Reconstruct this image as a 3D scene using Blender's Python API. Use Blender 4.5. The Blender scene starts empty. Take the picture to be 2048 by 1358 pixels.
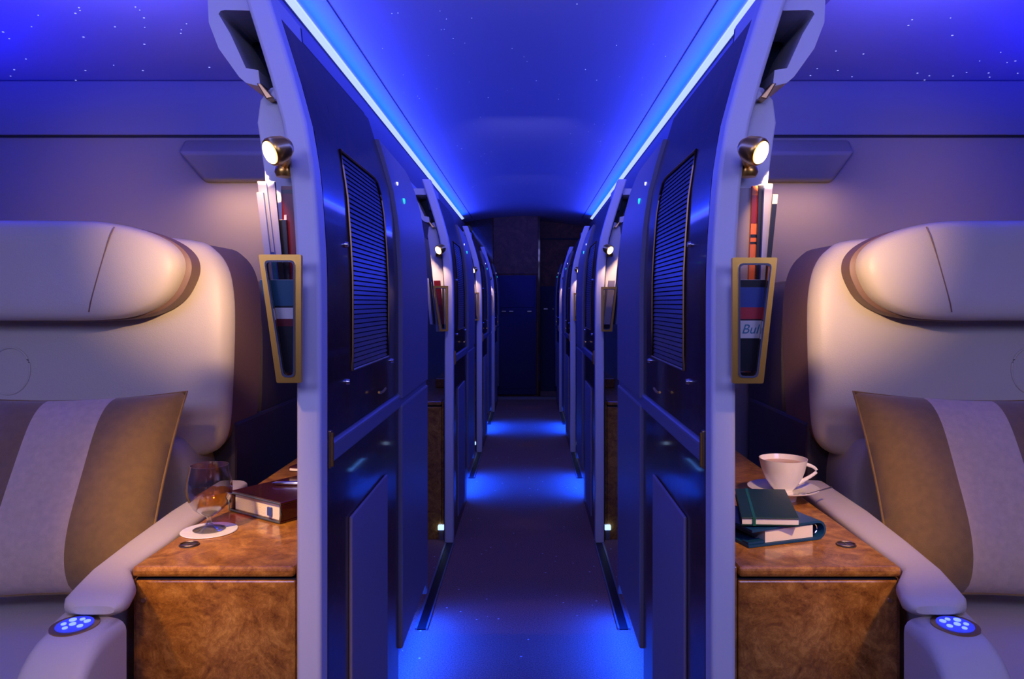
import bpy, bmesh, math, random
from mathutils import Vector, Matrix
random.seed(7)
C = bpy.context.scene.collection
SC = bpy.context.scene
PI = math.pi
EYE = 1.134          # eye height
XC = -0.022          # centre line of the aisle

# ------------------------------------------------------------------ camera
cam_d = bpy.data.cameras.new('camera'); cam = bpy.data.objects.new('camera', cam_d); C.objects.link(cam)
cam.location = (0, 0, EYE); cam.rotation_euler = (PI/2, 0, 0)
cam_d.sensor_width = 36.0; cam_d.sensor_fit = 'HORIZONTAL'
cam_d.lens = 1500*36.0/2048
cam_d.shift_x = -34/2048; cam_d.shift_y = -73/2048
cam_d.clip_start = 0.02; cam_d.clip_end = 100
SC.camera = cam
# ------------------------------------------------------------------ world, exposure
w = bpy.data.worlds.new('world'); SC.world = w; w.use_nodes = True
w.node_tree.nodes['Background'].inputs[0].default_value = (0.15, 0.15, 0.60, 1)
w.node_tree.nodes['Background'].inputs[1].default_value = 0.15
SC.view_settings.view_transform = 'Standard'; SC.view_settings.look = 'None'
SC.view_settings.gamma = 1; SC.view_settings.exposure = 0; SC.view_settings.use_curve_mapping = False
try:
    SC.cycles.use_denoising = True
    SC.cycles.max_bounces = 14; SC.cycles.transmission_bounces = 14; SC.cycles.transparent_max_bounces = 10; SC.cycles.diffuse_bounces = 4; SC.cycles.glossy_bounces = 4
    SC.cycles.sample_clamp_indirect = 4; SC.cycles.caustics_reflective = False; SC.cycles.caustics_refractive = True
except Exception: pass

def look(o, target):
    d = Vector(target) - o.location
    o.rotation_euler = d.to_track_quat('-Z', 'Y').to_euler()
def area(name, loc, target, sx, sy, col, power, spread=PI):
    l = bpy.data.lights.new(name, 'AREA'); l.shape = 'RECTANGLE'; l.size = sx; l.size_y = sy
    l.color = col; l.energy = power; l.spread = spread
    o = bpy.data.objects.new(name, l); C.objects.link(o); o.location = loc; look(o, target); return o
def spot(name, loc, target, col, power, deg, blend=1.0, r=0.02):
    l = bpy.data.lights.new(name, 'SPOT'); l.color = col; l.energy = power; l.spot_size = math.radians(deg)
    l.spot_blend = blend; l.shadow_soft_size = r
    o = bpy.data.objects.new(name, l); C.objects.link(o); o.location = loc; look(o, target); return o

BLUE = (0.0, 0.028, 1.0); VIOLET = (0.30, 0.26, 1.0); LAV = (0.40, 0.40, 1.0); WARM = (1.0, 0.56, 0.20)
for s, k in ((-1, 1.0), (1, 0.8)):
    # added lavender fill from behind the camera, no fixture there
    area('cabin_fill', (XC + s*1.35, -0.5, 1.75), (XC + s*1.1, 1.9, 0.6), 1.0, 0.5, LAV, 6.5*k, math.radians(110))
    # ceiling cove light of the aisle, one side
    area('cove_light', (XC + s*0.725, 4.0, 2.080), (XC + s*0.55, 4.0, 2.16), 8.8, 0.02, BLUE, 42)
    area('cove_soft_light', (XC + s*0.70, 3.8, 2.03), (XC, 3.8, 2.2), 9.0, 0.05, (.07, .085, 1.0), 15)
    # mood light along the window side of the suites
    area('window_cove_light', (XC + s*2.10, 1.95, 1.70), (XC + s*1.95, 2.12, 2.0), 1.2, 0.05, (0.0, 0.004, 1.0), 24, math.radians(95))
    area('suite_mood_light', (XC + s*0.95, 1.6, 1.74), (XC + s*1.1, 2.25, 1.98), 0.5, 0.1, (.08, .08, 1), 2.4, math.radians(90))
    # added warm spots out of view, for cabinet front, pillow and table top
    spot('warm_fill', (XC + s*0.30, 0.2, 1.50), (XC + s*0.48, 1.34, 0.38), WARM, 24 if s < 0 else .5, 33, 1.0, 0.05)
    spot('warm_fill', (XC + s*0.80, 0.2, 1.78), (XC + s*1.02, 1.7, 0.62), (1.0, 0.56, 0.30), 5.5 if s < 0 else 8, 46, 1.0, 0.05)
    spot('warm_fill', (XC + s*0.85, 0.45, 1.88), (XC + s*0.58, 1.70, 0.66), WARM, 170 if s < 0 else 110, 29, 1.0, 0.05)
    # light tucked under the console on the suite wall
    area('console_light', (XC + s*0.97, 2.60, EYE+0.42), (XC + s*0.97, 2.75, EYE+0.18), 0.34, 0.03, (1.0, 0.58, 0.30), 0.95 if s < 0 else .6, math.radians(150))
area('aisle_fill', (XC, -0.6, 1.9), (XC, 3, 1.0), 0.5, 0.3, (.40, .40, 1), 7)  # added frontal fill along the aisle, unseen behind the camera
for y_, p_ in ((1.9, 2.6), (4.1, 1.8), (6.0, .5)):     # added fill that brightens the end trims of the farther partitions
    area('trim_fill', (XC, y_, 2.10), (XC, y_+1.7, 1.1), 0.5, 0.12, (.36, .34, 1), p_, math.radians(110))

# ------------------------------------------------------------------ materials
def mat(name, col, rough=0.5, metal=0.0, coat=0.0, emit=None, es=0.0, spec=0.5, trans=0.0, ior=1.45, sheen=0.0, bump=None, var=None):
    m = bpy.data.materials.new(name); m.use_nodes = True; nt = m.node_tree; b = nt.nodes['Principled BSDF']
    b.inputs['Base Color'].default_value = (*col, 1); b.inputs['Roughness'].default_value = rough
    b.inputs['Metallic'].default_value = metal; b.inputs['Coat Weight'].default_value = coat
    b.inputs['Coat Roughness'].default_value = 0.04
    b.inputs['Specular IOR Level'].default_value = spec; b.inputs['IOR'].default_value = ior
    b.inputs['Transmission Weight'].default_value = trans; b.inputs['Sheen Weight'].default_value = sheen
    if emit: b.inputs['Emission Color'].default_value = (*emit, 1); b.inputs['Emission Strength'].default_value = es
    tc = nt.nodes.new('ShaderNodeTexCoord')
    if var:      # (scale, amount): gentle tone variation
        n = nt.nodes.new('ShaderNodeTexNoise'); n.inputs['Scale'].default_value = var[0]; n.inputs['Detail'].default_value = 4
        r = nt.nodes.new('ShaderNodeValToRGB')
        r.color_ramp.elements[0].position = 0.3; r.color_ramp.elements[1].position = 0.7
        r.color_ramp.elements[0].color = (*[c*(1-var[1]) for c in col], 1); r.color_ramp.elements[1].color = (*[min(1, c*(1+var[1])) for c in col], 1)
        nt.links.new(tc.outputs['Object'], n.inputs['Vector']); nt.links.new(n.outputs[0], r.inputs[0]); nt.links.new(r.outputs[0], b.inputs['Base Color'])
    if bump:     # (scale, strength, kind)
        n = nt.nodes.new('ShaderNodeTexVoronoi' if bump[2] == 'v' else 'ShaderNodeTexNoise'); n.inputs['Scale'].default_value = bump[0]
        bp = nt.nodes.new('ShaderNodeBump'); bp.inputs['Strength'].default_value = bump[1]; bp.inputs['Distance'].default_value = 0.002
        nt.links.new(tc.outputs['Object'], n.inputs['Vector']); nt.links.new(n.outputs[0], bp.inputs['Height']); nt.links.new(bp.outputs[0], b.inputs['Normal'])
    return m
def burl(name, dark, mid, light, scale=9, coat=0.6, rough=0.3, spec=0.5):
    m = bpy.data.materials.new(name); m.use_nodes = True; nt = m.node_tree; b = nt.nodes['Principled BSDF']
    tc = nt.nodes.new('ShaderNodeTexCoord')
    n1 = nt.nodes.new('ShaderNodeTexNoise'); n1.inputs['Scale'].default_value = scale; n1.inputs['Detail'].default_value = 8; n1.inputs['Distortion'].default_value = 2.2; n1.inputs['Roughness'].default_value = 0.62
    n2 = nt.nodes.new('ShaderNodeTexNoise'); n2.inputs['Scale'].default_value = scale*7; n2.inputs['Detail'].default_value = 6; n2.inputs['Distortion'].default_value = 1.2
    v = nt.nodes.new('ShaderNodeTexVoronoi'); v.inputs['Scale'].default_value = scale*2.4
    mx = nt.nodes.new('ShaderNodeMix'); mx.data_type = 'RGBA'; mx.inputs[0].default_value = 0.32
    m3 = nt.nodes.new('ShaderNodeMix'); m3.data_type = 'RGBA'; m3.inputs[0].default_value = 0.14
    r = nt.nodes.new('ShaderNodeValToRGB'); e = r.color_ramp.elements
    e[0].position = 0.34; e[0].color = (*dark, 1); e[1].position = 0.66; e[1].color = (*light, 1)
    k = e.new(0.5); k.color = (*mid, 1)
    L = nt.links.new
    L(tc.outputs['Object'], n1.inputs['Vector']); L(tc.outputs['Object'], n2.inputs['Vector']); L(n1.outputs['Color'], v.inputs['Vector'])
    L(n1.outputs[0], mx.inputs[6]); L(n2.outputs[0], mx.inputs[7]); L(mx.outputs[2], m3.inputs[6]); L(v.outputs[0], m3.inputs[7])
    L(m3.outputs[2], r.inputs[0]); L(r.outputs[0], b.inputs['Base Color'])
    b.inputs['Roughness'].default_value = rough; b.inputs['Coat Weight'].default_value = coat; b.inputs['Coat Roughness'].default_value = 0.05
    b.inputs['Specular IOR Level'].default_value = spec
    return m
M = {
 'leather': mat('cream leather', (.56, .51, .41), .42, bump=(260, .12, 'v'), var=(3, .03)),
 'leather_shade_seam': mat('shaded side and seam leather', (.20, .12, .085), .5, bump=(260, .12, 'v')),  # shade of the seat sides put into the colour; seams use it too
 'shell': mat('dark seat shell', (.05, .04, .05), .5),
 'wall': mat('cream wall laminate', (.30, .26, .21), .6, bump=(120, .06, 'n')),
 'valance': mat('upper wall laminate', (.24, .23, .27), .55),
 'trim': mat('satin trim', (.74, .72, .74), .42),
 'ceiling': mat('ceiling panel', (.62, .60, .66), .6),
 'fascia': mat('ceiling fascia', (.33, .27, .34), .5),
 'seam': mat('dark joint', (.02, .02, .03), .6),
 'walnut': burl('dark walnut veneer', (.012, .004, .003), (.04, .013, .008), (.085, .03, .016), 5, 0.42, 0.3, 0.12),
 'walnut_far': burl('bulkhead veneer', (.08, .028, .010), (.20, .07, .024), (.30, .12, .04), 4, 0.0, 0.6),
 'burl': burl('honey burl veneer', (.15, .045, .006), (.42, .17, .025), (.74, .36, .065), 13),
 'panel': mat('padded aisle panel', (.30, .26, .36), .6, bump=(500, .2, 'n')),
 'blue_panel': mat('painted end panel', (.21, .20, .28), .38),
 'slat': mat('blind slat', (.06, .06, .10), .32),
 'blindback': mat('blind backing', (.01, .01, .02), .7),
 'gold': mat('polished gold', (1.0, .56, .10), .30, 1.0, bump=(60, .05, 'n')),
 'dullgold': mat('brushed gold edge', (.55, .34, .13), .32, 1.0),
 'chrome': mat('chrome', (.8, .8, .82), .12, 1.0),
 'niche': mat('niche interior', (.010, .03, .055), .5),
 'lens': mat('lit lens', (1, .9, .7), .4, emit=(1.0, .72, .34), es=3),
 'carpet': None,
 'led': mat('aisle cove strip', (1, 1, 1), .5, emit=(.40, .52, 1.0), es=1.3),
 'kick': mat('toe strip', (1, 1, 1), .5, emit=(.10, .30, 1.0), es=5.0),
 'marker': mat('floor marker lens', (1, 1, 1), .5, emit=(.40, .62, 1.0), es=1.7),
 'star': mat('star point', (1, 1, 1), .5, emit=(.5, .55, 1.0), es=0.75),
 'green': mat('green indicator', (0, 1, .6), .5, emit=(.03, .55, .48), es=1.1),
 'white_led': mat('white indicator', (1, 1, 1), .5, emit=(.7, .7, 1.0), es=1.2),
 'button': mat('backlit button', (.2, .3, 1), .4, emit=(.25, .38, 1.0), es=1.2),
 'button_base': mat('blue keypad', (.03, .04, .5), .4, emit=(.04, .06, .9), es=0.6),
 'tan': mat('gold brown fabric', (.23, .135, .035), .85, sheen=.3, bump=(700, .5, 'n'), var=(60, .10)),
 'stripe': mat('rose beige fabric', (.62, .45, .27), .85, sheen=.3, bump=(700, .5, 'n'), var=(70, .08)),
 'china': mat('white china', (.85, .82, .80), .12, coat=.5),
 'coffee': mat('milky coffee', (.55, .33, .17), .3),
 'paper': mat('paper', (.80, .76, .70), .7),
 'paper_edge': mat('page block', (.85, .78, .70), .8, bump=(400, .6, 'n')),
 'coaster': mat('paper coaster', (.72, .72, .76), .8, bump=(90, .5, 'v')),
 'green_cover': mat('dark green cover', (.002, .034, .023), .42),
 'green_band': mat('green elastic', (.0, .10, .06), .6),
 'blue_cover': mat('teal blue leather', (.006, .055, .15), .36, bump=(200, .2, 'n')),
 'red_leather': mat('oxblood leather', (.040, .005, .005), .25, coat=.4, bump=(120, .25, 'n')),
 'steel': mat('binder edge', (.22, .30, .36), .3, 0.8),
 'mag_white': mat('pale magazine cover', (.26, .27, .42), .35),
 'mag_blue': mat('blue magazine cover', (.05, .09, .35), .3),
 'mag_teal': mat('teal magazine photo', (.02, .12, .20), .3),
 'mag_black': mat('black magazine cover', (.008, .008, .012), .3),
 'mag_red': mat('dark red magazine cover', (.16, .008, .01), .3),
 'mag_bright_red': mat('red magazine band', (.60, .03, .04), .35),
 'mag_orange': mat('orange magazine spine', (.62, .14, .035), .4),
 'mag_grey': mat('grey magazine cover', (.30, .26, .27), .4),
 'glass': mat('clear glass', (1, 1, 1), .0, trans=1.0, ior=1.45),
 'cognac': mat('amber spirit', (.95, .48, .10), .0, trans=1.0, ior=1.34),
 'pane': None,
 'door_navy': mat('navy door', (.02, .02, .10), .6),
 'track': mat('door track', (.006, .006, .01), .4),
 'alu': mat('track edge', (.25, .24, .30), .4, .6),
}
def carpet_mat():
    m = bpy.data.materials.new('aisle carpet'); m.use_nodes = True; nt = m.node_tree; b = nt.nodes['Principled BSDF']; L = nt.links.new
    tc = nt.nodes.new('ShaderNodeTexCoord')
    n = nt.nodes.new('ShaderNodeTexNoise'); n.inputs['Scale'].default_value = 220; n.inputs['Detail'].default_value = 3
    r = nt.nodes.new('ShaderNodeValToRGB'); r.color_ramp.elements[0].color = (.14, .05, .04, 1); r.color_ramp.elements[1].color = (.44, .18, .14, 1)
    r.color_ramp.elements[0].position = .35; r.color_ramp.elements[1].position = .7
    v = nt.nodes.new('ShaderNodeTexVoronoi'); v.inputs['Scale'].default_value = 16
    gt = nt.nodes.new('ShaderNodeMath'); gt.operation = 'LESS_THAN'; gt.inputs[1].default_value = .062
    mx = nt.nodes.new('ShaderNodeMix'); mx.data_type = 'RGBA'; mx.inputs[7].default_value = (.75, .68, .72, 1)
    L(tc.outputs['Object'], n.inputs['Vector']); L(tc.outputs['Object'], v.inputs['Vector']); L(n.outputs[0], r.inputs[0])
    L(v.outputs[0], gt.inputs[0]); L(gt.outputs[0], mx.inputs[0]); L(r.outputs[0], mx.inputs[6]); L(mx.outputs[2], b.inputs['Base Color'])
    b.inputs['Roughness'].default_value = .9; b.inputs['Sheen Weight'].default_value = .2
    bp = nt.nodes.new('ShaderNodeBump'); bp.inputs['Strength'].default_value = .4; bp.inputs['Distance'].default_value = .003
    L(n.outputs[0], bp.inputs['Height']); L(bp.outputs[0], b.inputs['Normal'])
    return m
M['carpet'] = carpet_mat()
def pane_mat():      # thin clear window: lets light through, keeps a reflection
    m = bpy.data.materials.new('holder window'); m.use_nodes = True; nt = m.node_tree; nt.nodes.clear(); L = nt.links.new
    o = nt.nodes.new('ShaderNodeOutputMaterial'); mx = nt.nodes.new('ShaderNodeMixShader'); a = nt.nodes.new('ShaderNodeBsdfTransparent'); g = nt.nodes.new('ShaderNodeBsdfGlossy')
    g.inputs['Roughness'].default_value = .03; f = nt.nodes.new('ShaderNodeFresnel'); f.inputs[0].default_value = 1.45
    L(f.outputs[0], mx.inputs[0]); L(a.outputs[0], mx.inputs[1]); L(g.outputs[0], mx.inputs[2]); L(mx.outputs[0], o.inputs[0])
    return m
M['pane'] = pane_mat()
def thin_glass(name, tint, edge):
    m = bpy.data.materials.new(name); m.use_nodes = True; nt = m.node_tree; nt.nodes.clear(); L = nt.links.new
    o = nt.nodes.new('ShaderNodeOutputMaterial'); mx = nt.nodes.new('ShaderNodeMixShader'); a = nt.nodes.new('ShaderNodeBsdfTransparent'); g = nt.nodes.new('ShaderNodeBsdfGlossy')
    a.inputs[0].default_value = (*tint, 1); g.inputs['Roughness'].default_value = .06
    w_ = nt.nodes.new('ShaderNodeLayerWeight'); p = nt.nodes.new('ShaderNodeMath'); p.operation = 'POWER'; p.inputs[1].default_value = 1.5
    q = nt.nodes.new('ShaderNodeMath'); q.operation = 'MULTIPLY_ADD'; q.inputs[1].default_value = edge; q.inputs[2].default_value = .06
    L(w_.outputs['Facing'], p.inputs[0]); L(p.outputs[0], q.inputs[0]); L(q.outputs[0], mx.inputs[0])
    L(a.outputs[0], mx.inputs[1]); L(g.outputs[0], mx.inputs[2]); L(mx.outputs[0], o.inputs[0])
    return m
M['glass'] = thin_glass('clear glass', (.90, .90, .91), .95)
M['cognac'] = thin_glass('amber spirit', (.92, .52, .14), .22)

# ------------------------------------------------------------------ mesh helpers
# Geometry is written in suite coordinates: u = distance from the aisle centre line outwards, y = distance along the aisle,
# z = height above the floor.  side s = -1 is the left row, +1 the right row.
def tag(o, label=None, cat=None, group=None, kind=None):
    if label: o['label'] = label
    if cat: o['category'] = cat
    if group: o['group'] = group
    if kind: o['kind'] = kind
    return o
def thing(name, label, cat, loc, group=None):
    o = bpy.data.objects.new(name, None); C.objects.link(o); o.location = loc; o.empty_display_size = .05
    return tag(o, label, cat, group)
def wpos(o):
    v = Vector((0, 0, 0))
    while o: v += o.location; o = o.parent
    return v
class MB:
    def __init__(self, s=1, xc=XC): self.v = []; self.f = []; self.s = s; self.xc = xc
    def add(self, vs, fs):
        n = len(self.v); self.v += [tuple(p) for p in vs]; self.f += [tuple(i+n for i in f) for f in fs]; return self
    def box(self, u0, u1, y0, y1, z0, z1):
        return self.add([(u0,y0,z0),(u1,y0,z0),(u1,y1,z0),(u0,y1,z0),(u0,y0,z1),(u1,y0,z1),(u1,y1,z1),(u0,y1,z1)],
                        [(0,1,2,3),(4,5,6,7),(0,1,5,4),(1,2,6,5),(2,3,7,6),(3,0,4,7)])
    def obox(self, o, ang, w, d, z0, z1):       # rectangle turned in plan about its corner o
        c, n = math.cos(ang), math.sin(ang); P = [(0,0),(w,0),(w,d),(0,d)]
        q = [(o[0]+a*c-b*n, o[1]+a*n+b*c) for a, b in P]
        return self.add([(*p, z0) for p in q]+[(*p, z1) for p in q], [(0,1,2,3),(4,5,6,7),(0,1,5,4),(1,2,6,5),(2,3,7,6),(3,0,4,7)])
    def prism(self, poly, axis, a, b):          # poly in the two other axes, extruded from a to b
        n = len(poly)
        def P(p, t): return (t,p[0],p[1]) if axis == 'u' else (p[0],t,p[1]) if axis == 'y' else (p[0],p[1],t)
        return self.add([P(p, a) for p in poly]+[P(p, b) for p in poly], [tuple(range(n)), tuple(range(n, 2*n))]+[(i,(i+1)%n,n+(i+1)%n,n+i) for i in range(n)])
    def ring(self, outer, inner, y0, y1):       # frame: outer and inner loops (u,z) of the same count
        n = len(outer); V = [(p[0],y0,p[1]) for p in outer]+[(p[0],y0,p[1]) for p in inner]+[(p[0],y1,p[1]) for p in outer]+[(p[0],y1,p[1]) for p in inner]
        F = []
        for i in range(n):
            j = (i+1)%n
            F += [(i,j,n+j,n+i),(2*n+i,3*n+i,3*n+j,2*n+j),(i,2*n+i,2*n+j,j),(n+i,n+j,3*n+j,3*n+i)]
        return self.add(V, F)
    def loft(self, rings, caps=True):
        n = len(rings[0]); V = [p for r in rings for p in r]; F = []
        for k in range(len(rings)-1):
            for i in range(n):
                j = (i+1)%n; F.append((k*n+i, k*n+j, (k+1)*n+j, (k+1)*n+i))
        if caps: F += [tuple(range(n)), tuple((len(rings)-1)*n+i for i in range(n))]
        return self.add(V, F)
    def lathe(self, c, prof, seg=40, closed=False):
        rings = [[(c[0]+r*math.cos(2*PI*i/seg), c[1]+r*math.sin(2*PI*i/seg), c[2]+z) for i in range(seg)] for r, z in prof]
        if closed: rings.append(rings[0])
        return self.loft(rings, caps=not closed)
    def tube(self, pts, r, seg=10, closed=False):
        P = [Vector(p) for p in pts]; rings = []
        n = len(P)
        for i, p in enumerate(P):
            a = P[(i-1)%n] if closed or i else P[0]; b = P[(i+1)%n] if closed or i < n-1 else P[-1]
            t = (b-a).normalized(); h = Vector((0,0,1)) if abs(t.z) < .9 else Vector((1,0,0))
            x = t.cross(h).normalized(); y = t.cross(x)
            rr = r[i] if isinstance(r, (list, tuple)) else r
            rings.append([tuple(p+x*rr*math.cos(2*PI*k/seg)+y*rr*math.sin(2*PI*k/seg)) for k in range(seg)])
        if closed: rings.append(rings[0])
        return self.loft(rings, caps=not closed)
    def cyl(self, a, b, r0, r1=None, seg=28):
        return self.tube([a, b], [r0, r0 if r1 is None else r1], seg)
    def slab(self, outline, yf, yb, edge, n=2.6, lean=0.0, z0=0.0, dome=None):   # soft cushion: outline in (u,z), domed front at yf
        cu = sum(p[0] for p in outline)/len(outline); cz = sum(p[1] for p in outline)/len(outline); rings = []
        S = [0, .12, .3, .5, .68, .82, .9, .95, .98, 1.0]
        dm = edge if dome is None else dome
        for sc in S[1:]:
            dy = edge*(1-(1-sc**(n*3))**(1/(n*1.0))) + (dm-edge)*sc*sc if dome else edge*(1-(max(0, 1-sc**(n*3)))**(1/n))
            rings.append([(cu+(p[0]-cu)*sc, yf+dy+lean*(cz+(p[1]-cz)*sc-z0), cz+(p[1]-cz)*sc) for p in outline])
        rings.append([(p[0], yb-.01+lean*(p[1]-z0), p[1]) for p in outline])
        rings.append([(cu+(p[0]-cu)*.96, yb+lean*(cz+(p[1]-cz)*.96-z0), cz+(p[1]-cz)*.96) for p in outline])
        return self.loft(rings)
    def build(self, name, m, parent=None, smooth=False, bevel=0.0, seg=2, origin=None, subsurf=0):
        base = wpos(parent) if parent else Vector(origin if origin else (0,0,0))
        me = bpy.data.meshes.new(name)
        me.from_pydata([(self.xc+self.s*p[0]-base.x, p[1]-base.y, p[2]-base.z) for p in self.v], [], self.f)
        bm = bmesh.new(); bm.from_mesh(me)
        bmesh.ops.remove_doubles(bm, verts=bm.verts, dist=1e-6)
        bmesh.ops.recalc_face_normals(bm, faces=bm.faces); bm.to_mesh(me); bm.free()
        me.materials.append(m if not isinstance(m, str) else M[m])
        o = bpy.data.objects.new(name, me); C.objects.link(o)
        if parent: o.parent = parent
        else: o.location = base
        if bevel:
            b = o.modifiers.new('bevel', 'BEVEL'); b.width = bevel; b.segments = seg; b.limit_method = 'ANGLE'; b.angle_limit = math.radians(35)
        if subsurf:
            q = o.modifiers.new('sub', 'SUBSURF'); q.levels = subsurf; q.render_levels = subsurf
        if smooth or bevel:
            for p in me.polygons: p.use_smooth = True
            if not smooth: 
                for p in me.polygons: p.use_smooth = False
        if smooth == 'auto' or (smooth and not subsurf):
            for p in me.polygons: p.use_smooth = True
            try: me.set_sharp_from_angle(angle=math.radians(42))
            except Exception: pass
        return o
def copy_tree(o, dy, parent=None):
    c = o.copy(); C.objects.link(c)
    if parent: c.parent = parent
    else: c.location.y += dy
    for ch in list(o.children): copy_tree(ch, 0, c)
    return c
def W(s, u, y, z): return (XC+s*u, y, z)
def R(x, y, d, s=-1):     # a measured direction at the known distance d -> (u, z)
    X = (x-1058)*d/1500
    return (s*(X-XC), EYE-(y-606)*d/1500)

# profile of the aisle wall: it leans outwards towards the top
PROF = [(-2, .336), (-.02, .336), (.06, .3365), (.127, .340), (.2175, .3465), (.305, .360), (.393, .3836), (.47, .4075), (.5165, .422), (.60, .449)]
def prof(z):
    r = z-EYE
    for (a, u0), (b, u1) in zip(PROF, PROF[1:]):
        if r <= b: return u0+(u1-u0)*(r-a)/(b-a)
    return PROF[-1][1]
def zs(z0, z1, n=14): return [z0+(z1-z0)*i/n for i in range(n+1)]
def sheet(s, y0, y1, z0, z1, off0, off1, ny=1, nz=14, topf=None):
    """panel that follows the leaning aisle wall, between offsets off0 (aisle face) and off1 (inner face)"""
    mb = MB(s); V = []; F = []
    for off in (off0, off1):
        for i in range(ny+1):
            y = y0+(y1-y0)*i/ny; top = topf(y) if topf else z1
            for z in zs(z0, top, nz): V.append((prof(z)+off, y, z))
    a = (ny+1)*(nz+1)
    for i in range(ny):
        for k in range(nz):
            q = [i*(nz+1)+k, (i+1)*(nz+1)+k, (i+1)*(nz+1)+k+1, i*(nz+1)+k+1]; F.append(tuple(q)); F.append(tuple(x+a for x in reversed(q)))
    for i in range(ny):
        for k in (0, nz):
            F.append((i*(nz+1)+k, (i+1)*(nz+1)+k, (i+1)*(nz+1)+k+a, i*(nz+1)+k+a))
    for k in range(nz):
        for i in (0, ny):
            F.append((i*(nz+1)+k, i*(nz+1)+k+1, i*(nz+1)+k+1+a, i*(nz+1)+k+a))
    return mb.add(V, F)

# ------------------------------------------------------------------ setting
END = 9.15
tag(MB(1, 0).box(-2.4, 2.4, -1.6, END+1.2, -.06, 0).build('floor', 'carpet'), 'dark plum aisle carpet with small pale specks', kind='structure')
# aisle ceiling: shallow vault; ends over the light coves
vault = [(-.86, 2.125)] + [(-.74+1.48*i/16, 2.118+.075*(1-((i-8)/8)**2)) for i in range(17)] + [(.86, 2.125)]
mb = MB(1); V = [(u, y, z) for y in (-1.6, END+.9) for u, z in vault]; n = len(vault)
mb.add(V+[(u, y, z+.03) for u, y, z in V], [(i, i+1, n+i+1, n+i) for i in range(n-1)]+[(2*n+i, 2*n+i+1, 3*n+i+1, 3*n+i) for i in range(n-1)]+[(0,n,3*n,2*n),(n-1,2*n-1,4*n-1,3*n-1)]+[(i,i+1,2*n+i+1,2*n+i) for i in range(n-1)])
ceil = mb.build('ceiling', 'ceiling', smooth=True)
tag(ceil, 'blue lit vaulted aisle ceiling with tiny star lights', kind='structure')
for s in (-1, 1):
    mb = MB(s); mb.box(.645, .648, -1.6, END-.3, 2.1335, 2.140); mb.build('joint', 'seam', ceil)
TOPZ = EYE+.812
side = {-1: 'left', 1: 'right'}
for s in (-1, 1):
    # fascia under the light cove, suite ceiling, outer wall
    f = MB(s).prism([(.757, 2.100), (.772, 2.100), (.83, TOPZ), (.815, TOPZ-.004)], 'y', -1.6, END).build('trim_%d' % (1 if s < 0 else 2), 'fascia')
    tag(f, 'sloping violet fascia under the %s ceiling light strip' % side[s], kind='structure')
    MB(s).box(.757, .764, -1.6, END-.35, 2.094, 2.1005).build('fascia_lip', 'seam', f)
    led = MB(s).prism([(.767, 2.1008), (.734, 2.1155), (.736, 2.1185), (.769, 2.104)], 'y', -1.6, END-.42).build('light_strip', 'led', origin=W(s, .765, 4, 2.1))
    tag(led, 'bright blue-white cove light strip along the %s edge of the aisle ceiling' % side[s], 'light strip', 'ceiling light strips')
    c = MB(s).box(.80, 2.4, -1.6, END, TOPZ+.0, TOPZ+.03).build('ceiling_suite_%s' % side[s], 'ceiling')
    tag(c, 'blue ceiling with star points above the %s suites' % side[s], kind='structure')
    st = MB(s)
    for _ in range(60):
        u, y = random.uniform(.95, 2.0), random.uniform(1.7, 2.74); r = random.uniform(.0016, .0032)
        st.cyl((u, y, TOPZ+.001), (u, y, TOPZ-.0012), r, r, 6)
    tag(st.build('star_lights', 'star', c), kind='stuff')
    tag(MB(s).box(2.34, 2.40, -1.6, END, 0, TOPZ).build('wall_%s' % side[s], 'wall'), 'cream outer cabin wall on the %s' % side[s], kind='structure')
st = MB(1)
for _ in range(110):
    u, y = random.uniform(-.6, .6), random.uniform(2.3, 7.5); r = random.uniform(.0011, .0022)
    z = 2.118+.075*(1-(u/.74)**2)
    st.cyl((u, y, z+.001), (u, y, z-.0012), r, r, 6)
tag(st.build('star_lights', 'star', ceil), kind='stuff')

# far bulkhead
fw = MB(1, 0).box(-1.5, .12, END, END+.06, 0, 2.3).build('wall_far', 'walnut_far'); tag(fw, 'dark veneered bulkhead closing the aisle', kind='structure')
MB(1, 0).box(-.43, .112, END-.02, END-.001, 1.49, 2.2).build('veneer_panel', 'walnut_far', fw)
MB(1, 0).box(-1.2, -.44, END-.03, END-.001, 0, 2.2).build('veneer_panel', 'walnut', fw)
MB(1, 0).box(.112, .135, END-.04, END+.55, 0, 2.2).build('corner_post', 'walnut', fw)
rw = MB(1, 0).box(.12, 1.5, END+.55, END+.6, 0, 2.3).build('wall_far_right', 'walnut_far'); tag(rw, 'recessed dark bulkhead right of the far door', kind='structure')
MB(1, 0).box(.14, .9, END+.53, END+.549, 1.95, 1.97).build('joint', 'seam', rw)
MB(1, 0).box(.14, .70, END+.50, END+.549, 0, 1.35).build('lower_panel', 'door_navy', rw)
for x in (.19, .30): MB(1, 0).box(x, x+.05, END+.485, END+.50, 1.05, 1.065).build('handle', 'chrome', rw)
dr = MB(1, 0).box(-.41, .09, END-.045, END-.002, .02, 1.47).build('door_1', 'door_navy', bevel=.004); tag(dr, 'navy door at the far end of the aisle', kind='structure')
MB(1, 0).box(-.385, .065, END-.052, END-.0451, 1.08, 1.44).build('door_panel', 'door_navy', dr, bevel=.003)
MB(1, 0).box(-.385, .065, END-.052, END-.0451, .10, .98).build('door_panel', 'door_navy', dr, bevel=.003)
for x in (-.33, -.24, -.02): MB(1, 0).box(x, x+.05, END-.066, END-.052, 1.025, 1.04).build('door_handle', 'chrome', dr)
MB(1, 0).box(-.46, .55, END-.33, END-.27, 0, .03).build('trim_9', 'alu')['kind'] = 'structure'

DY = [0, 2.25, 4.40, 6.50]
ordn = ['nearest', 'second', 'third', 'farthest']

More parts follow.
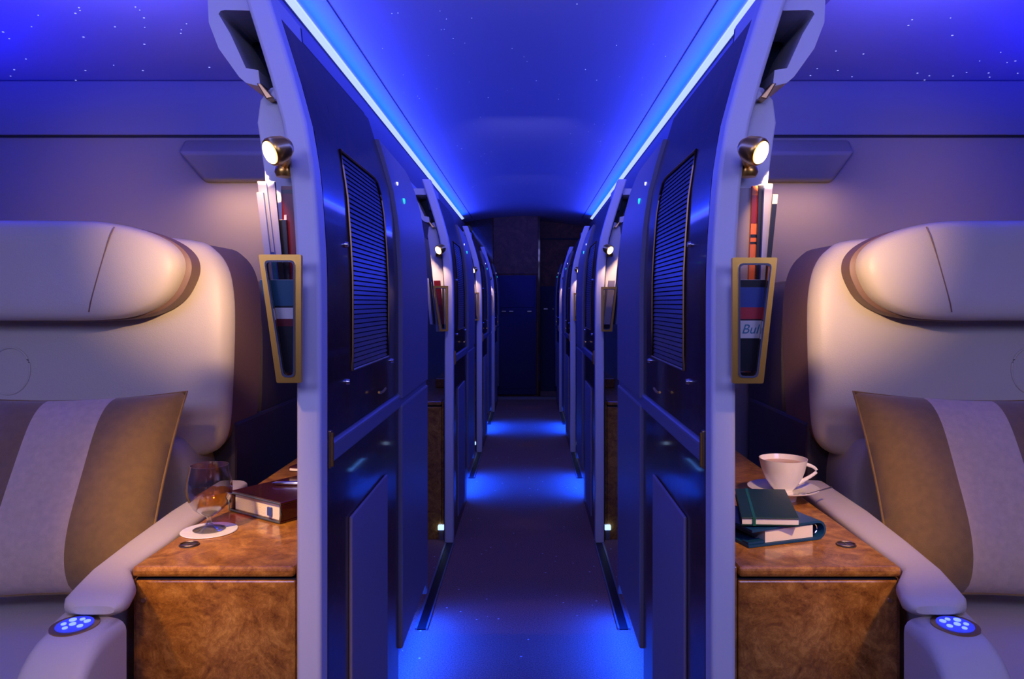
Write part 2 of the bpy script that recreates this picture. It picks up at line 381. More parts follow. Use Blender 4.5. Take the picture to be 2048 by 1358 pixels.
# ------------------------------------------------------------------ aisle partitions
BY0, BY1, BZ0, BZ1 = 1.513, 1.898, EYE-.135, EYE+.309
def make_partition(s):
    t = thing('aisle_partition', '', 'partition', W(s, .37, 1.30, 0), 'aisle partitions')
    sheet(s, 1.315, 2.05, 0.0, EYE+.52, .006, .046, 1, 40).build('core', 'seam', t, smooth=True)
    # end trim seen edge-on
    o = sheet(s, 1.285, 1.335, 0.0, EYE+.585, -.001, .041, 1, 44).build('end_trim', 'trim', t, smooth=True)
    o.modifiers.new('bevel', 'BEVEL').width = .007; o.modifiers['bevel'].segments = 3; o.modifiers['bevel'].limit_method = 'ANGLE'; o.modifiers['bevel'].angle_limit = math.radians(50)
    # glossy upper veneer around the blind: four pieces
    top = EYE+.505
    sheet(s, 1.336, BY0, EYE-.245, top, 0, .006, 1, 30).build('veneer_panel', 'walnut', t, smooth=True)
    sheet(s, BY1, 2.055, EYE-.245, top, 0, .006, 1, 30).build('veneer_panel', 'walnut', t, smooth=True)
    sheet(s, BY0, BY1, BZ1, top, 0, .006, 1, 12).build('veneer_panel', 'walnut', t, smooth=True)
    sheet(s, BY0, BY1, EYE-.245, BZ0, 0, .006, 1, 3).build('veneer_panel', 'walnut', t, smooth=True)
    # sliding blind
    bl = sheet(s, BY0, BY1, BZ0, BZ1, .0045, .0055, 1, 16).build('window_blind', 'blindback', t)
    fr = MB(s)
    def follow(y, z, off=-.002): return (prof(z)+off, y, z)
    path = [follow(BY0, z) for z in zs(BZ0, BZ1, 14)]+[follow(y, BZ1) for y in (BY0+.1, BY1-.06)]+[follow(BY1-.02, BZ1-.008), follow(BY1, BZ1-.035)]+[follow(BY1, z) for z in zs(BZ1-.05, BZ0, 12)]+[follow(y, BZ0) for y in (BY1-.1, BY0+.1)]
    fr.tube(path, .0028, 6, closed=True).build('blind_frame', 'dullgold', bl, smooth=True)
    N = 44; p = (BZ1-BZ0-.006)/N
    for k in range(N):
        z = BZ0+.003+p*(k+.5); u = prof(z)
        y1 = BY1-.006 if k < N-4 else BY1-.006-(k-(N-5))*.006
        MB(s).add([(u-.0005, BY0+.005, z-p*.46), (u-.0005, y1, z-p*.46), (u+.0035, y1, z-p*.40), (u+.0035, BY0+.005, z-p*.40),
                   (u+.0020, BY0+.005, z+p*.30), (u+.0020, y1, z+p*.30), (u+.0035, y1, z+p*.34), (u+.0035, BY0+.005, z+p*.34)],
                  [(0,1,2,3),(4,5,6,7),(0,1,5,4),(1,2,6,5),(2,3,7,6),(3,0,4,7)]).build('slat', 'slat', bl)
    # rail and lower panels
    MB(s).prism([(.331, EYE-.254), (.344, EYE-.247), (.344, EYE-.295), (.331, EYE-.287)], 'y', 1.352, 2.578).build('rail', 'blue_panel', t, bevel=.004)
    MB(s).box(.336, .350, 1.336, 2.055, 0, EYE-.29).build('lower_panel', 'walnut', t)
    ip = MB(s).prism([(1.49, .07), (1.49, EYE-.425), (1.865, EYE-.425), (1.865, .07)], 'u', .329, .336).build('inset_panel', 'panel', t, bevel=.003)
    # rounded end panel, open underneath
    def topf(y):
        q = (y-2.10)/.48
        return EYE+.45-.015*q-(0 if q < .80 else .06*((q-.8)/.2)**2)
    sheet(s, 2.065, 2.58, EYE-.262, EYE+.45, -.010, .045, 10, 20, topf).build('end_panel', 'blue_panel', t, smooth=True)
    o = MB(s).prism([(2.065, .18), (2.53, .18), (2.56, .16), (2.58, .13), (2.58, EYE-.28), (2.065, EYE-.28)], 'u', .326, .381).build('end_panel', 'blue_panel', t, bevel=.006)
    MB(s).box(.40, .43, 2.06, 2.58, 0, .18).build('toe_board', 'blue_panel', t)
    # brackets, knobs, lights
    for zc in (EYE-.262,):
        h = MB(s).box(.331, .338, 1.337, 1.349, zc-.034, zc+.034).build('hinge', 'dullgold', t, bevel=.002)
        MB(s).cyl((.330, 1.341, zc-.030), (.330, 1.341, zc+.030), .003, seg=12).build('hinge_pin', 'gold', h, smooth=True)
    for (y, z) in ((1.475, EYE-.155), (1.475, EYE+.115), (1.95, EYE-.15)):
        k = MB(s).cyl((prof(z)-.006, y, z), (prof(z), y, z), .005, .0065, 16).build('knob', 'chrome', t, smooth=True)
    MB(s).tube([(.322, 1.72+.02*i, EYE-.205-.004*math.sin(i*PI/4)) for i in range(5)], .003, 8).build('pull', 'gold', t, smooth=True)
    z = EYE+.262*1.15; MB(s).cyl((prof(z)-.014, 2.22, z+.0), (prof(z), 2.22, z), .008, .010, 14).build('status_light', 'green', t, smooth=True)['label'] = 'green status light'
    z = EYE+.345; MB(s).cyl((prof(z)-.014, 2.17, z), (prof(z), 2.17, z), .005, .006, 12).build('status_light', 'white_led', t, smooth=True)['label'] = 'white status light'
    # column face behind the end trim, carrying lamp and magazine holder
    D = 1.34
    pl = [R(x, y, D) for x, y in ((576, 168), (540, 175), (520, 200), (514, 245), (518, 270), (528, 345), (536, 420), (545, 510), (560, 760), (602, 760), (602, 420), (592, 300), (583, 220))]
    MB(s).prism(pl, 'y', D, D+.03).build('lamp_plate', 'trim', t, bevel=.003)
    # overhead niche head
    D = 1.32
    outer = [R(x, y, D) for x, y in ((545, -14), (430, -14), (415, 0), (417, 45), (437, 97), (478, 154), (492, 166), (516, 172), (536, 197), (567, 200))]
    inner = [R(x, y, D) for x, y in ((521, 22), (450, 20), (441, 22), (437, 28), (461, 68), (492, 136), (517, 140), (520, 168), (540, 190), (556, 168))]
    hd = MB(s).ring(outer, inner, D, D+.16).build('niche_frame', 'trim', t, bevel=.004)
    MB(s).prism([(a*.985+.008, b) for a, b in outer], 'y', D+.16, D+.175).build('niche_back', 'niche', hd)
    MB(s).prism([R(x, y, D+.06) for x, y in ((512, 40), (535, 50), (548, 120), (530, 120))], 'y', D+.06, D+.16).build('niche_fitting', 'niche', hd, bevel=.004)
    MB(s).prism([R(x, y, D-.004) for x, y in ((513, 166), (522, 166), (548, 196), (533, 199))], 'y', D-.006, D+.06).build('niche_catch', 'dullgold', hd, bevel=.002)
    return t
def make_lamp(s):
    t = thing('reading_lamp', '', 'lamp', W(s, .41, 1.33, EYE+.25), 'reading lamps')
    D = 1.22
    hc = R(556, 298, D); lens = R(544, 312, D-.03); base = R(571, 338, 1.31)
    aim = (Vector((lens[0]+.004, D-.035, lens[1]-.006))-Vector((hc[0], D, hc[1]))).normalized()
    a = Vector((hc[0], D+.004, hc[1])); ax = Vector((.62, -.62, -.42)).normalized()
    mb = MB(s)
    q = [a-ax*.022, a-ax*.020, a-ax*.010, a+ax*.006, a+ax*.014, a+ax*.017]
    mb.tube([tuple(p) for p in q], [.006, .013, .020, .0235, .0235, .0215], 32).build('head', 'gold', t, smooth=True)
    MB(s).tube([tuple(a+ax*.0155), tuple(a+ax*.0185), tuple(a+ax*.021)], [.0195, .0185, .006], 28).build('lens', 'lens', t, smooth=True)
    b = Vector((base[0], 1.31, base[1]))
    MB(s).tube([tuple(a-ax*.018), tuple((a+b)/2+Vector((-.006, .004, 0))), tuple(b+Vector((0, -.004, .006)))], [.006, .007, .009], 14).build('neck', 'gold', t, smooth=True)
    MB(s).lathe((b.x, b.y, b.z-.016), [(.005, 0), (.015, .002), (.0185, .010), (.017, .018), (.011, .026), (.005, .030)], 24).build('base', 'gold', t, smooth=True)
    MB(s).cyl((b.x-.012, 1.342, b.z+.02), (b.x-.012, 1.338, b.z+.02), .03, seg=28).build('back_plate', 'gold', t, smooth=True)
    return t, a+ax*.03, ax
HOLD = {-1: [(517, 509), (602, 509), (602, 766), (553, 766)], 1: [(1555, 515), (1465, 515), (1465, 767), (1527, 767)]}
def make_holder(s):
    t = thing('magazine_holder', '', 'magazine holder', W(s, .40, 1.26, EYE-.14), 'magazine holders')
    D = 1.235
    def rr(q, ins, rad):           # rounded quadrilateral
        q = [Vector(p) for p in q]; c = sum(q, Vector((0, 0)))/4; out = []
        q = [p+Vector((ins if p.x < c.x else -ins, ins if p.y < c.y else -ins)) for p in q]
        for i, p in enumerate(q):
            a = (q[i-1]-p).normalized(); b = (q[(i+1)%4]-p).normalized()
            for k in range(5):
                w_ = k/4; out.append(tuple(p+a*rad*(1-w_)**2+b*rad*w_**2))
        return out
    q = [R(x, y, D, s) for x, y in HOLD[s]]
    MB(s).ring(rr(q, 0, .003), rr(q, .0115, .008), D, D+.010).build('front_frame', 'gold', t, smooth=True)
    MB(s).ring(rr(q, .0095, .008), rr(q, .0125, .007), D-.002, D+.003).build('window_bead', 'chrome', t, smooth=True)
    MB(s).prism(rr(q, .012, .006), 'y', D+.004, D+.006).build('window', 'pane', t)
    us = [p[0] for p in q]; zt = max(p[1] for p in q); zb = min(p[1] for p in q); uo, ui = max(us), min(us)
    ub = sorted(us)[2]
    MB(s).add([(uo, D+.01, zt), (uo, D+.09, zt), (ub, D+.09, zb), (ub, D+.01, zb), (uo-.003, D+.01, zt), (uo-.003, D+.09, zt), (ub-.003, D+.09, zb), (ub-.003, D+.01, zb)],
              [(0,1,2,3),(4,5,6,7),(0,1,5,4),(1,2,6,5),(2,3,7,6),(3,0,4,7)]).build('side_panel', 'gold', t)
    MB(s).box(max(ui, .381), ub, D+.01, D+.09, zb, zb+.003).build('bottom', 'gold', t)
    MB(s).box(max(ui, .381), ub-.002, D+.087, D+.09, zb, zt-.01).build('back_panel', 'shell', t)
    return t
def mag(s, x0, x1, xb0, xb1, y0, y1, d, th, m, label, bands=(), name='magazine'):
    """a magazine standing in the holder: top edge x0..x1, bottom edge xb0..xb1"""
    a, b, c, e = R(x0, y0, d, s), R(x1, y0, d, s), R(xb1, y1, d, s), R(xb0, y1, d, s)
    o = MB(s).prism([a, b, c, e], 'y', d, d+th)
    base = W(s, (a[0]+c[0])/2, d, c[1])
    t = thing(name, label, 'magazine' if name == 'magazine' else 'book', base, 'magazines in the near holders')
    o.build('cover', m, t)
    MB(s).prism([(p[0], p[1]+.0005) for p in (a, b)]+[(p[0], p[1]-.003) for p in (b, a)], 'y', d+.001, d+th-.001).build('pages', 'paper', t)
    for f0, f1, bm_ in bands:
        def at(f): return [tuple(Vector(a).lerp(Vector(e), f)), tuple(Vector(b).lerp(Vector(c), f))]
        p, q = at(f0), at(f1)
        MB(s).prism([p[0], p[1], q[1], q[0]], 'y', d-.0006, d+.0002).build('cover_print', bm_, t)
    return t, a, b, c, e

# ------------------------------------------------------------------ cabinets
TT = EYE-.472         # table top height
def make_cabinet(s):
    t = thing('side_cabinet', '', 'cabinet', W(s, .53, 1.85, 0), 'suite side cabinets')
    MB(s).box(.392, .686, 1.352, 2.04, 0.0, TT-.024).box(.435, .686, 2.04, 2.42, 0, .22).box(.392, .686, 2.04, 2.42, .22, TT-.024).build('body', 'seam', t)
    MB(s).box(.397, .684, 1.345, 1.353, 0.0, TT-.026).build('front_panel', 'burl', t, bevel=.003)
    MB(s).box(.6845, .690, 1.352, 2.42, 0.0, TT-.026).build('side_panel', 'burl', t)
    MB(s).box(.386, .3945, 1.342, 2.04, 0.0, TT).build('end_strip', 'burl', t, bevel=.002)
    o = MB(s).box(.3965, .689, 1.340, 2.42, TT-.019, TT).build('top', 'burl', t, bevel=.007, seg=3)
    MB(s).box(.388, .50, 1.93, 2.42, TT, TT+.052).build('raised_ledge', 'burl', t, bevel=.006, seg=3)
    ring = [(.64+.017*math.cos(a*PI/12), 1.462+.015*math.sin(a*PI/12), TT+.0028) for a in range(24)]
    rp = MB(s).lathe((.64, 1.462, TT+.0002), [(.001, 0), (.019, 0), (.019, .001), (.001, .001)], 28).build('ring_pull', 'shell', t, smooth=True)
    MB(s).tube(ring, .0014, 8, closed=True).build('ring', 'dullgold', rp, smooth=True)
    MB(s).box(.639, .641, 1.450, 1.474, TT+.001, TT+.003).build('tongue', 'chrome', rp)
    MB(s).cyl((.668, 1.3445, TT-.06), (.668, 1.341, TT-.06), .004, seg=14).build('stud', 'chrome', t, smooth=True)
    return t

# ------------------------------------------------------------------ back walls
def make_backwall(s):
    b = MB(s).prism([(.392, 0), (.392, EYE+.28), (.62, EYE+.40), (.86, EYE+.56), (.86, TOPZ-.003), (2.34, TOPZ-.003), (2.34, 0)], 'y', 2.75, 2.79).build('wall_rear_%s' % side[s], 'wall', origin=W(s, 1.3, 2.77, 0))
    tag(b, kind='structure')
    MB(s).box(.86, 2.34, 2.730, 2.750, EYE+.612, TOPZ-.003).build('upper_panel', 'valance', b, bevel=.004)
    MB(s).box(.86, 2.34, 2.744, 2.752, EYE+.606, EYE+.612).build('joint', 'seam', b)
    return b
def make_console(s):
    t = thing('wall_console', '', 'wall console', W(s, 1.0, 2.75, EYE+.5), 'wall consoles behind the seats')
    e0, e1, e2 = (1.245, 1.225, 1.155) if s < 0 else (1.20, 1.18, 1.12)
    k = 2.65/2.75
    z0, z1, z2 = EYE+.60, EYE+.535, EYE+.443
    MB(s).add([(.70, 2.749, z0), (e0, 2.749, z0), (e1, 2.665, z1), (.70, 2.665, z1), (.70, 2.715, z2), (e2, 2.715, z2), (.70, 2.749, z2-.005), (e2+.01, 2.749, z2-.005)],
              [(0,1,2,3),(3,2,5,4),(4,5,7,6),(0,6,7,1),(0,3,4,6),(1,7,5,2)]).build('body', 'wall', t, bevel=.012, seg=4, smooth=True)
    return t

# ------------------------------------------------------------------ seats
def smooth_closed(pts, n=4):
    out = []; L = len(pts)
    for i in range(L):
        p0, p1, p2, p3 = [Vector(pts[(i+k-1) % L]) for k in range(4)]
        for k in range(n):
            t = k/n
            out.append(tuple(.5*((2*p1)+(-p0+p2)*t+(2*p0-5*p1+4*p2-p3)*t*t+(-p0+3*p1-3*p2+p3)*t**3)))
    return out
UC = 1.365
def make_seat(s):
    t = thing('suite_seat', '', 'seat', W(s, UC, 1.6, 0), 'suite seats')
    def half(pts, d):
        a = [R(x, y, d) for x, y in pts]
        return smooth_closed(a+[(2*UC-u, z) for u, z in reversed(a)], 4)
    back = half([(200, 468), (370, 478), (418, 498), (446, 535), (459, 590), (463, 660), (463, 760), (460, 850), (447, 888), (420, 906), (380, 908), (240, 908)], 2.05)
    MB(s).slab(back, 2.0, 2.075, .055, 2.4, lean=.08, z0=EYE-.2).build('backrest', 'leather', t, smooth=True)
    sh = [(UC+(u-UC)*.985, EYE-.2+(z-EYE+.2)*.99) for u, z in back]
    MB(s).slab(sh, 2.07, 2.30, .01, 2.4, lean=.08, z0=EYE-.2).build('backrest_side', 'leather_shade_seam', t, smooth=True)  # darker leather colour stands in for the shade on this side
    sh2 = [(UC+(u-UC)*.98, EYE-.2+(z-EYE+.2)*(.99 if z < EYE-.2 else .74)) for u, z in back]
    MB(s).slab(sh2, 2.30, 2.68, .02, 2.4).build('seat_shell', 'shell', t, smooth=True)
    MB(s).box(.80, 2*UC-.80, 2.10, 2.66, 0, .8).build('pedestal', 'shell', t, bevel=.01)
    head = half([(120, 440), (215, 444), (285, 459), (336, 481), (364, 506), (372, 532), (366, 560), (346, 594), (308, 621), (255, 636), (180, 641), (100, 641)], 1.93)
    h = MB(s).slab([(UC+(u-UC)*.975, z) for u, z in head], 1.885, 1.97, .05, 2.6, lean=.06, z0=EYE).build('headrest', 'leather', t, smooth=True)
    MB(s).slab([(UC+(u-UC)*1.0, z-.003) for u, z in head], 1.945, 2.02, .012, 2.6, lean=.06, z0=EYE).build('headrest_side', 'leather_shade_seam', h, smooth=True)
    # stitched seam of the side wing (mirrored on the hidden half)
    pts = []
    for k in range(11):
        x, y = 220-45*(k/10)**.9, 452+172*k/10
        u, z = R(x, y, 1.883)
        q = 1
        pts.append((u, z))
    for sg in (1, -1):
        P = []
        zc = sum(p[1] for p in head)/len(head)
        for u, z in pts:
            uu = UC+(u-UC)*sg
            # height of the domed front at this place
            best = 0
            e = 1.0
            for a, b in head:
                pass
            zt, zb_ = max(p[1] for p in head), min(p[1] for p in head)
            sc = min(.995, max(abs((z-zc)/((zt-zc) if z > zc else (zc-zb_))), abs(uu-UC)/.56))
            dy = .05*(1-(max(0, 1-sc**7.8))**(1/2.6))
            P.append((uu, 1.8855+dy+.06*(z-EYE), z))
        MB(s).tube(P, .0016, 6).build('seam', 'leather_shade_seam', h, smooth=True)
    # embossed ring on the backrest
    rc = R(18, 742, 2.0)
    yb = 1.9995+.08*(rc[1]-EYE+.2)
    ring = [(rc[0]+.055*math.cos(a*PI/18), yb+.08*.055*math.sin(a*PI/18), rc[1]+.062*math.sin(a*PI/18)) for a in range(36)]
    MB(s).tube(ring, .003, 8, closed=True).build('embossed_ring', 'leather', t, smooth=True)
    # lower backrest, seat cushion
    lo = smooth_closed([(.885, EYE-.36), (1.1, EYE-.34), (UC, EYE-.34), (2*UC-1.1, EYE-.34), (2*UC-.885, EYE-.36), (2*UC-.87, EYE-.52), (2*UC-.87, EYE-.72), (UC, EYE-.74), (.87, EYE-.72), (.87, EYE-.52)], 3)
    MB(s).slab(lo, 1.97, 2.16, .05, 2.4).build('lower_backrest', 'leather', t, smooth=True)
    bo = smooth_closed([(.855, EYE-.46), (.875, EYE-.39), (.91, EYE-.36), (.95, EYE-.42), (.95, EYE-.6), (.90, EYE-.66), (.86, EYE-.6)], 3)
    for sg in (1, -1):
        MB(s).slab([(UC+(a-UC)*sg, b) for a, b in bo], 1.94, 2.12, .05, 2.4).build('side_bolster', 'leather_shade_seam' if 0 else 'leather', t, smooth=True)
    MB(s).box(.812, 2*UC-.812, 1.0, 2.02, .30, EYE-.682).build('seat_cushion', 'leather', t, bevel=.05, seg=5, smooth=True)
    MB(s).box(.83, 2*UC-.83, 1.05, 2.02, .02, .32).build('base', 'leather', t, bevel=.01)
    # arm: console with control disc and padded rest; both arms
    inner = [(1.045, .618), (1.10, .618), (1.20, .622), (1.235, .700), (1.345, .722), (1.5, .724), (1.72, .728), (2.02, .735)]
    outr = [(1.045, .722), (1.10, .728), (1.20, .742), (1.235, .748), (1.345, .773), (1.5, .79), (1.72, .808), (2.02, .815)]
    topz = [EYE-.60, EYE-.545, EYE-.505, EYE-.503, EYE-.503, EYE-.503, EYE-.503, EYE-.503]
    for sg in (1, -1):
        rings = []; r = .020
        def sec(y, a, b, z):
            P = [(a, .03), (b, .03), (b, z-r)]+[(b-r+r*math.cos(k*PI/8), z-r+r*math.sin(k*PI/8)) for k in range(5)]+[(a+r-r*math.sin(k*PI/8), z-r+r*math.cos(k*PI/8)) for k in range(5)]+[(a, z-r)]
            return [(UC+(p[0]-UC)*sg, y, p[1]) for p in P]
        for k in range(10):
            q = k*PI/18
            rings.append(sec(1.040+.112*(1-math.cos(q)), .620+.001*k*.2, .716+.0013*k, EYE-.665+.160*math.sin(q)))
        for (y, a), (_, b) in zip(inner[2:], outr[2:]): rings.append(sec(y, a, b, EYE-.504))
        arm = MB(s).loft(rings).build('arm_console', 'leather', t, smooth=True)
        # padded rest
        path = [(1.196, .632, .715), (1.205, .628, .728), (1.225, .630, .737), (1.28, .648, .750), (1.345, .691, .763), (1.5, .699, .782), (1.72, .711, .803), (2.0, .728, .812)]
        rings = []
        for i, (y, a, b) in enumerate(path):
            sc = (.35, .72, .92, 1, 1, 1, 1, 1)[i]; zc = EYE-.490; hz = .0165*sc+.001; c = (a+b)/2; hw = (b-a)/2*(.82, .94, 1, 1, 1, 1, 1, 1)[i]
            rings.append([(UC+(c+hw*math.copysign(abs(math.cos(k*PI/10))**.55, math.cos(k*PI/10))-UC)*sg, y, zc+hz*math.copysign(abs(math.sin(k*PI/10))**.7, math.sin(k*PI/10))) for k in range(20)])
        MB(s).loft(rings).build('arm_pad', 'leather', t, smooth=True)
        cu, cy, cz = UC+(.688-UC)*sg, 1.172, EYE-.5060
        lean = .05
        def disc(r, h0, h1, seg=32, du=0, dyy=0):
            return [[(cu+du+r*math.cos(2*PI*i/seg), cy+dyy+r*.98*math.sin(2*PI*i/seg), cz+(dyy+r*math.sin(2*PI*i/seg))*lean+hh) for i in range(seg)] for hh in (h0, h1)]
        cp = MB(s).loft(disc(.035, -.006, .0035)).build('control_disc', 'dullgold', t, smooth=True)
        MB(s).loft(disc(.027, .003, .0048)).build('keypad', 'button_base', cp, smooth=True)
        for du, dyy, r in ((-.015, .008, .005), (-.004, .014, .004), (.010, .012, .0055), (.016, -.002, .004), (.002, -.002, .005), (-.013, -.008, .0045), (.006, -.015, .004)):
            MB(s).loft(disc(r, .0046, .0062, 12, du, dyy)).build('button', 'button', cp)
    return t

def make_pillow(s, label):
    t = thing('pillow', label, 'pillow', W(s, 1.05, 1.72, EYE-.62), 'striped pillows')
    N = 40; half = .238; A = {}
    tilt = math.radians(60); roll = math.radians(-2.5)      # leaning back against the seat
    c = Vector((1.052, 1.735, EYE-.435))
    ex = Vector((math.cos(roll), 0, math.sin(roll))); ey = Vector((0, math.cos(tilt), math.sin(tilt))); ey = (ey-ex*ey.dot(ex)).normalized(); ez = ex.cross(ey)
    def P(i, j, sg):
        x, y = -1+2*i/N, -1+2*j/N
        px = x*(1-.055*(1-y*y))*half; py = y*(1-.055*(1-x*x))*half
        h = .082*((1-x**4)**.6)*((1-y**4)**.6)+.0035*math.sin(7*x+3*y)*(1-x*x)*(1-y*y)
        return c+ex*px+ey*py-ez*h*sg*-1
    for name, lo, hi, m in (('cover', 0, 13, 'tan'), ('stripe', 13, 27, 'stripe'), ('cover', 27, 40, 'tan')):
        mb = MB(s); V = []; F = []
        cols = list(range(lo, hi+1))
        for sg in (1, -1):
            for i in cols:
                for j in range(N+1): V.append(tuple(P(i, j, sg)))
        n = len(cols)*(N+1)
        for a in range(len(cols)-1):
            for j in range(N):
                q = (a*(N+1)+j, (a+1)*(N+1)+j, (a+1)*(N+1)+j+1, a*(N+1)+j+1); F += [q, tuple(x+n for x in q)]
        mb.add(V, F).build(name, m, t, smooth=True, subsurf=0)
    e = []
    for i in range(N+1): e.append(P(i, 0, 1))
    for j in range(1, N+1): e.append(P(N, j, 1))
    for i in range(N-1, -1, -1): e.append(P(i, N, 1))
    for j in range(N-1, 0, -1): e.append(P(0, j, 1))
    MB(s).tube([tuple(p) for p in e], .0028, 6, closed=True).build('piping', 'tan', t, smooth=True)
    return t

# ------------------------------------------------------------------ build the suites
for s in (-1, 1):
    S = side[s]
    part = make_partition(s); lamp, lp, lax = make_lamp(s); cab = make_cabinet(s); bw = make_backwall(s); con = make_console(s); hold = make_holder(s)
    parts = [part]; lamps = [lamp]; cabs = [cab]; bws = [bw]; cons = [con]; holds = [hold]
    for k in (1, 2, 3):
        parts.append(copy_tree(part, DY[k])); lamps.append(copy_tree(lamp, DY[k])); cabs.append(copy_tree(cab, DY[k])); holds.append(copy_tree(hold, DY[k]))
        if k < 3:
            b = copy_tree(bw, DY[k]); b.name = 'wall_rear_%s_%d' % (S, k+1); bws.append(b)
    for k in range(4):
        parts[k]['label'] = '%s leaning aisle partition with louvred blind and walnut veneer, %s row' % (ordn[k], S)
        lamps[k]['label'] = 'lit gold reading lamp on the %s partition of the %s row' % (ordn[k], S)
        cabs[k]['label'] = 'honey burl side cabinet beside the %s partition, %s row' % (ordn[k], S)
        holds[k]['label'] = 'gold framed magazine holder on the %s partition of the %s row' % (ordn[k], S)
    for k, b in enumerate(bws): b['label'] = 'cream wall behind the %s seat of the %s row' % (ordn[k], S)
    con['label'] = 'cream box console on the wall behind the %s seat, wedge ended' % S
    # light that each reading lamp gives off
    for k in range(4):
        p = Vector(W(s, lp.x-.008*lax.x, lp.y-.008*lax.y+DY[k], lp.z-.008*lax.z))
        if k == 0:
            spot('reading_lamp_light', p, W(s, .98, 2.75, EYE+.14), (1.0, .60, .34), 125, 56, 1.0, .004)
            spot('reading_lamp_down_light', p, W(s, .68, 1.72, EYE-.5), (1.0, .56, .22), 4, 56, 1.0, .004)
        else:
            spot('reading_lamp_light', p, W(s, .60, 1.9+DY[k], EYE-.35), (1.0, .62, .34), 5, 110, 1.0, .004)
    # magazines of the farther holders
    for k in (1, 2, 3):
        dy = DY[k]
        for (u0, u1, h, m, nm) in ((.462, .450, .115, 'mag_white', 'pale'), (.444, .437, .100, 'mag_black', 'black'), (.425, .395, .105, 'mag_red' if s < 0 else 'mag_grey', 'wide')):
            t = thing('magazine', '%s magazine in the %s holder of the %s row' % (nm, ordn[k], S), 'magazine', W(s, u1, 1.27+dy, EYE-.25), 'magazines in the far holders')
            MB(s).prism([(u0, EYE+h), (u1, EYE+h), (u1-.02, EYE-.1), (u0-.02, EYE-.1)], 'y', 1.265+dy, 1.28+dy).build('cover', m, t)
    # toe lights and floor markers
    for k in range(4):
        y = DY[k]
        if k < 3:
            o = MB(s).box(.372, .398, 2.12+y, 2.70+y, .128, .134).build('toe_light', 'kick', origin=W(s, .385, 2.4+y, .13))
            tag(o, 'blue strip under the raised end of the %s partition, %s row' % (ordn[k], S), 'light strip', 'toe light strips')
            area('toe_glow', W(s, .372, 2.42+y, .122), W(s, .31, 2.42+y, 0), .56, .03, (0, .045, 1), 5, math.radians(125))
        if k > 0:
            t = thing('floor_light', 'square blue-white floor light at the foot of the %s partition, %s row' % (ordn[k], S), 'light', W(s, .398, 1.33+y, 0), 'aisle floor lights')
            MB(s).box(.388, .408, 1.335+y, 1.352+y, 0, .05).build('stem', 'alu', t)
            MB(s).box(.383, .413, 1.325+y, 1.352+y, .05, .072).build('lens', 'marker', t, bevel=.003)
        if k < 3:
            y0, y1 = 2.60+y, 1.285+DY[k+1]
            tr = MB(s).box(.336, .366, y0, y1, .0, .004).build('trim_%d' % (10+k*2+(s > 0)), 'track'); tag(tr, 'dark sliding door track in the floor after the %s partition, %s row' % (ordn[k], S), kind='structure')
            MB(s).box(.330, .336, y0, y1, .0, .007).build('track_edge', 'alu', tr); MB(s).box(.366, .374, y0, y1, .0, .007).build('track_edge', 'alu', tr)
    seat = make_seat(s)
    seat['label'] = 'cream leather suite seat with wide winged headrest, %s of the aisle' % S
    make_pillow(s, 'square gold brown pillow with a rose beige stripe on the %s seat' % S)

# ------------------------------------------------------------------ magazines in the near holders
mag(-1, 513, 526, 552, 562, 385, 690, 1.262, .006, 'mag_blue', 'thin blue magazine leaning at the outer side of the left holder', [(0, .9, 'mag_white')])
t, a, b, c, e = mag(-1, 515, 532, 560, 572, 363, 700, 1.270, .006, 'mag_blue', 'blue and white magazine in the left holder', [(.0, .42, 'mag_white'), (.45, .6, 'mag_teal')])
mag(-1, 533, 549, 566, 582, 363, 700, 1.276, .006, 'mag_black', 'magazine with a pale lilac spine in the left holder', [(0, .47, 'mag_white')])
t, a, b, c, e = mag(-1, 520, 594, 562, 596, 560, 745, 1.252, .004, 'mag_black', 'dark photo magazine showing through the left holder window', [(.0, .28, 'mag_teal'), (.30, .42, 'paper'), (.42, .50, 'mag_red')])
mag(-1, 556, 572, 570, 590, 440, 740, 1.284, .006, 'mag_black', 'black magazine with a white edge in the left holder', [])
mag(-1, 562, 602, 574, 602, 372, 750, 1.292, .016, 'mag_red', 'thick dark red book at the aisle side of the left holder', [(.02, .04, 'mag_black')], name='book')
mag(-1, 568, 573, 575, 580, 430, 740, 1.289, .002, 'paper', 'narrow white booklet standing before the dark red book', [])

mag(1, 1471, 1503, 1471, 1493, 376, 745, 1.300, .006, 'mag_grey', 'grey magazine at the aisle side of the right holder', [])
mag(1, 1505, 1519, 1490, 1504, 372, 745, 1.292, .010, 'mag_orange', 'orange spined magazine in the right holder', [(.26, .275, 'mag_black'), (.30, .31, 'mag_black'), (.05, .20, 'mag_red')])
mag(1, 1518, 1530, 1504, 1513, 370, 745, 1.286, .008, 'mag_black', 'black magazine beside the orange one in the right holder', [])
mag(1, 1529, 1545, 1513, 1522, 368, 740, 1.280, .006, 'mag_blue', 'blue and lilac magazine in the right holder', [(0, .9, 'mag_white')])
mag(1, 1546, 1556, 1518, 1524, 389, 700, 1.272, .004, 'mag_black', 'thin dark magazine with a pale edge at the outer side of the right holder', [(0, .06, 'paper')])
t, a, b, c, e = mag(1, 1478, 1531, 1479, 1516, 560, 742, 1.252, .004, 'mag_black', 'magazine with a white banner showing through the right holder window', [(.08, .30, 'mag_blue'), (.30, .43, 'mag_bright_red'), (.445, .64, 'paper')])
fc = bpy.data.curves.new('lettering', 'FONT'); fc.body = 'Bul'; fc.size = .022; fc.extrude = .0002; fc.align_x = 'CENTER'; fc.align_y = 'CENTER'; fc.shear = .3
fo = bpy.data.objects.new('lettering', fc); C.objects.link(fo); fo.parent = t
p = R(1500, 659, 1.250, 1); fo.location = Vector(W(1, p[0], 1.2508, p[1]))-t.location; fo.rotation_euler = (PI/2, 0, 0)
bpy.context.view_layer.update()
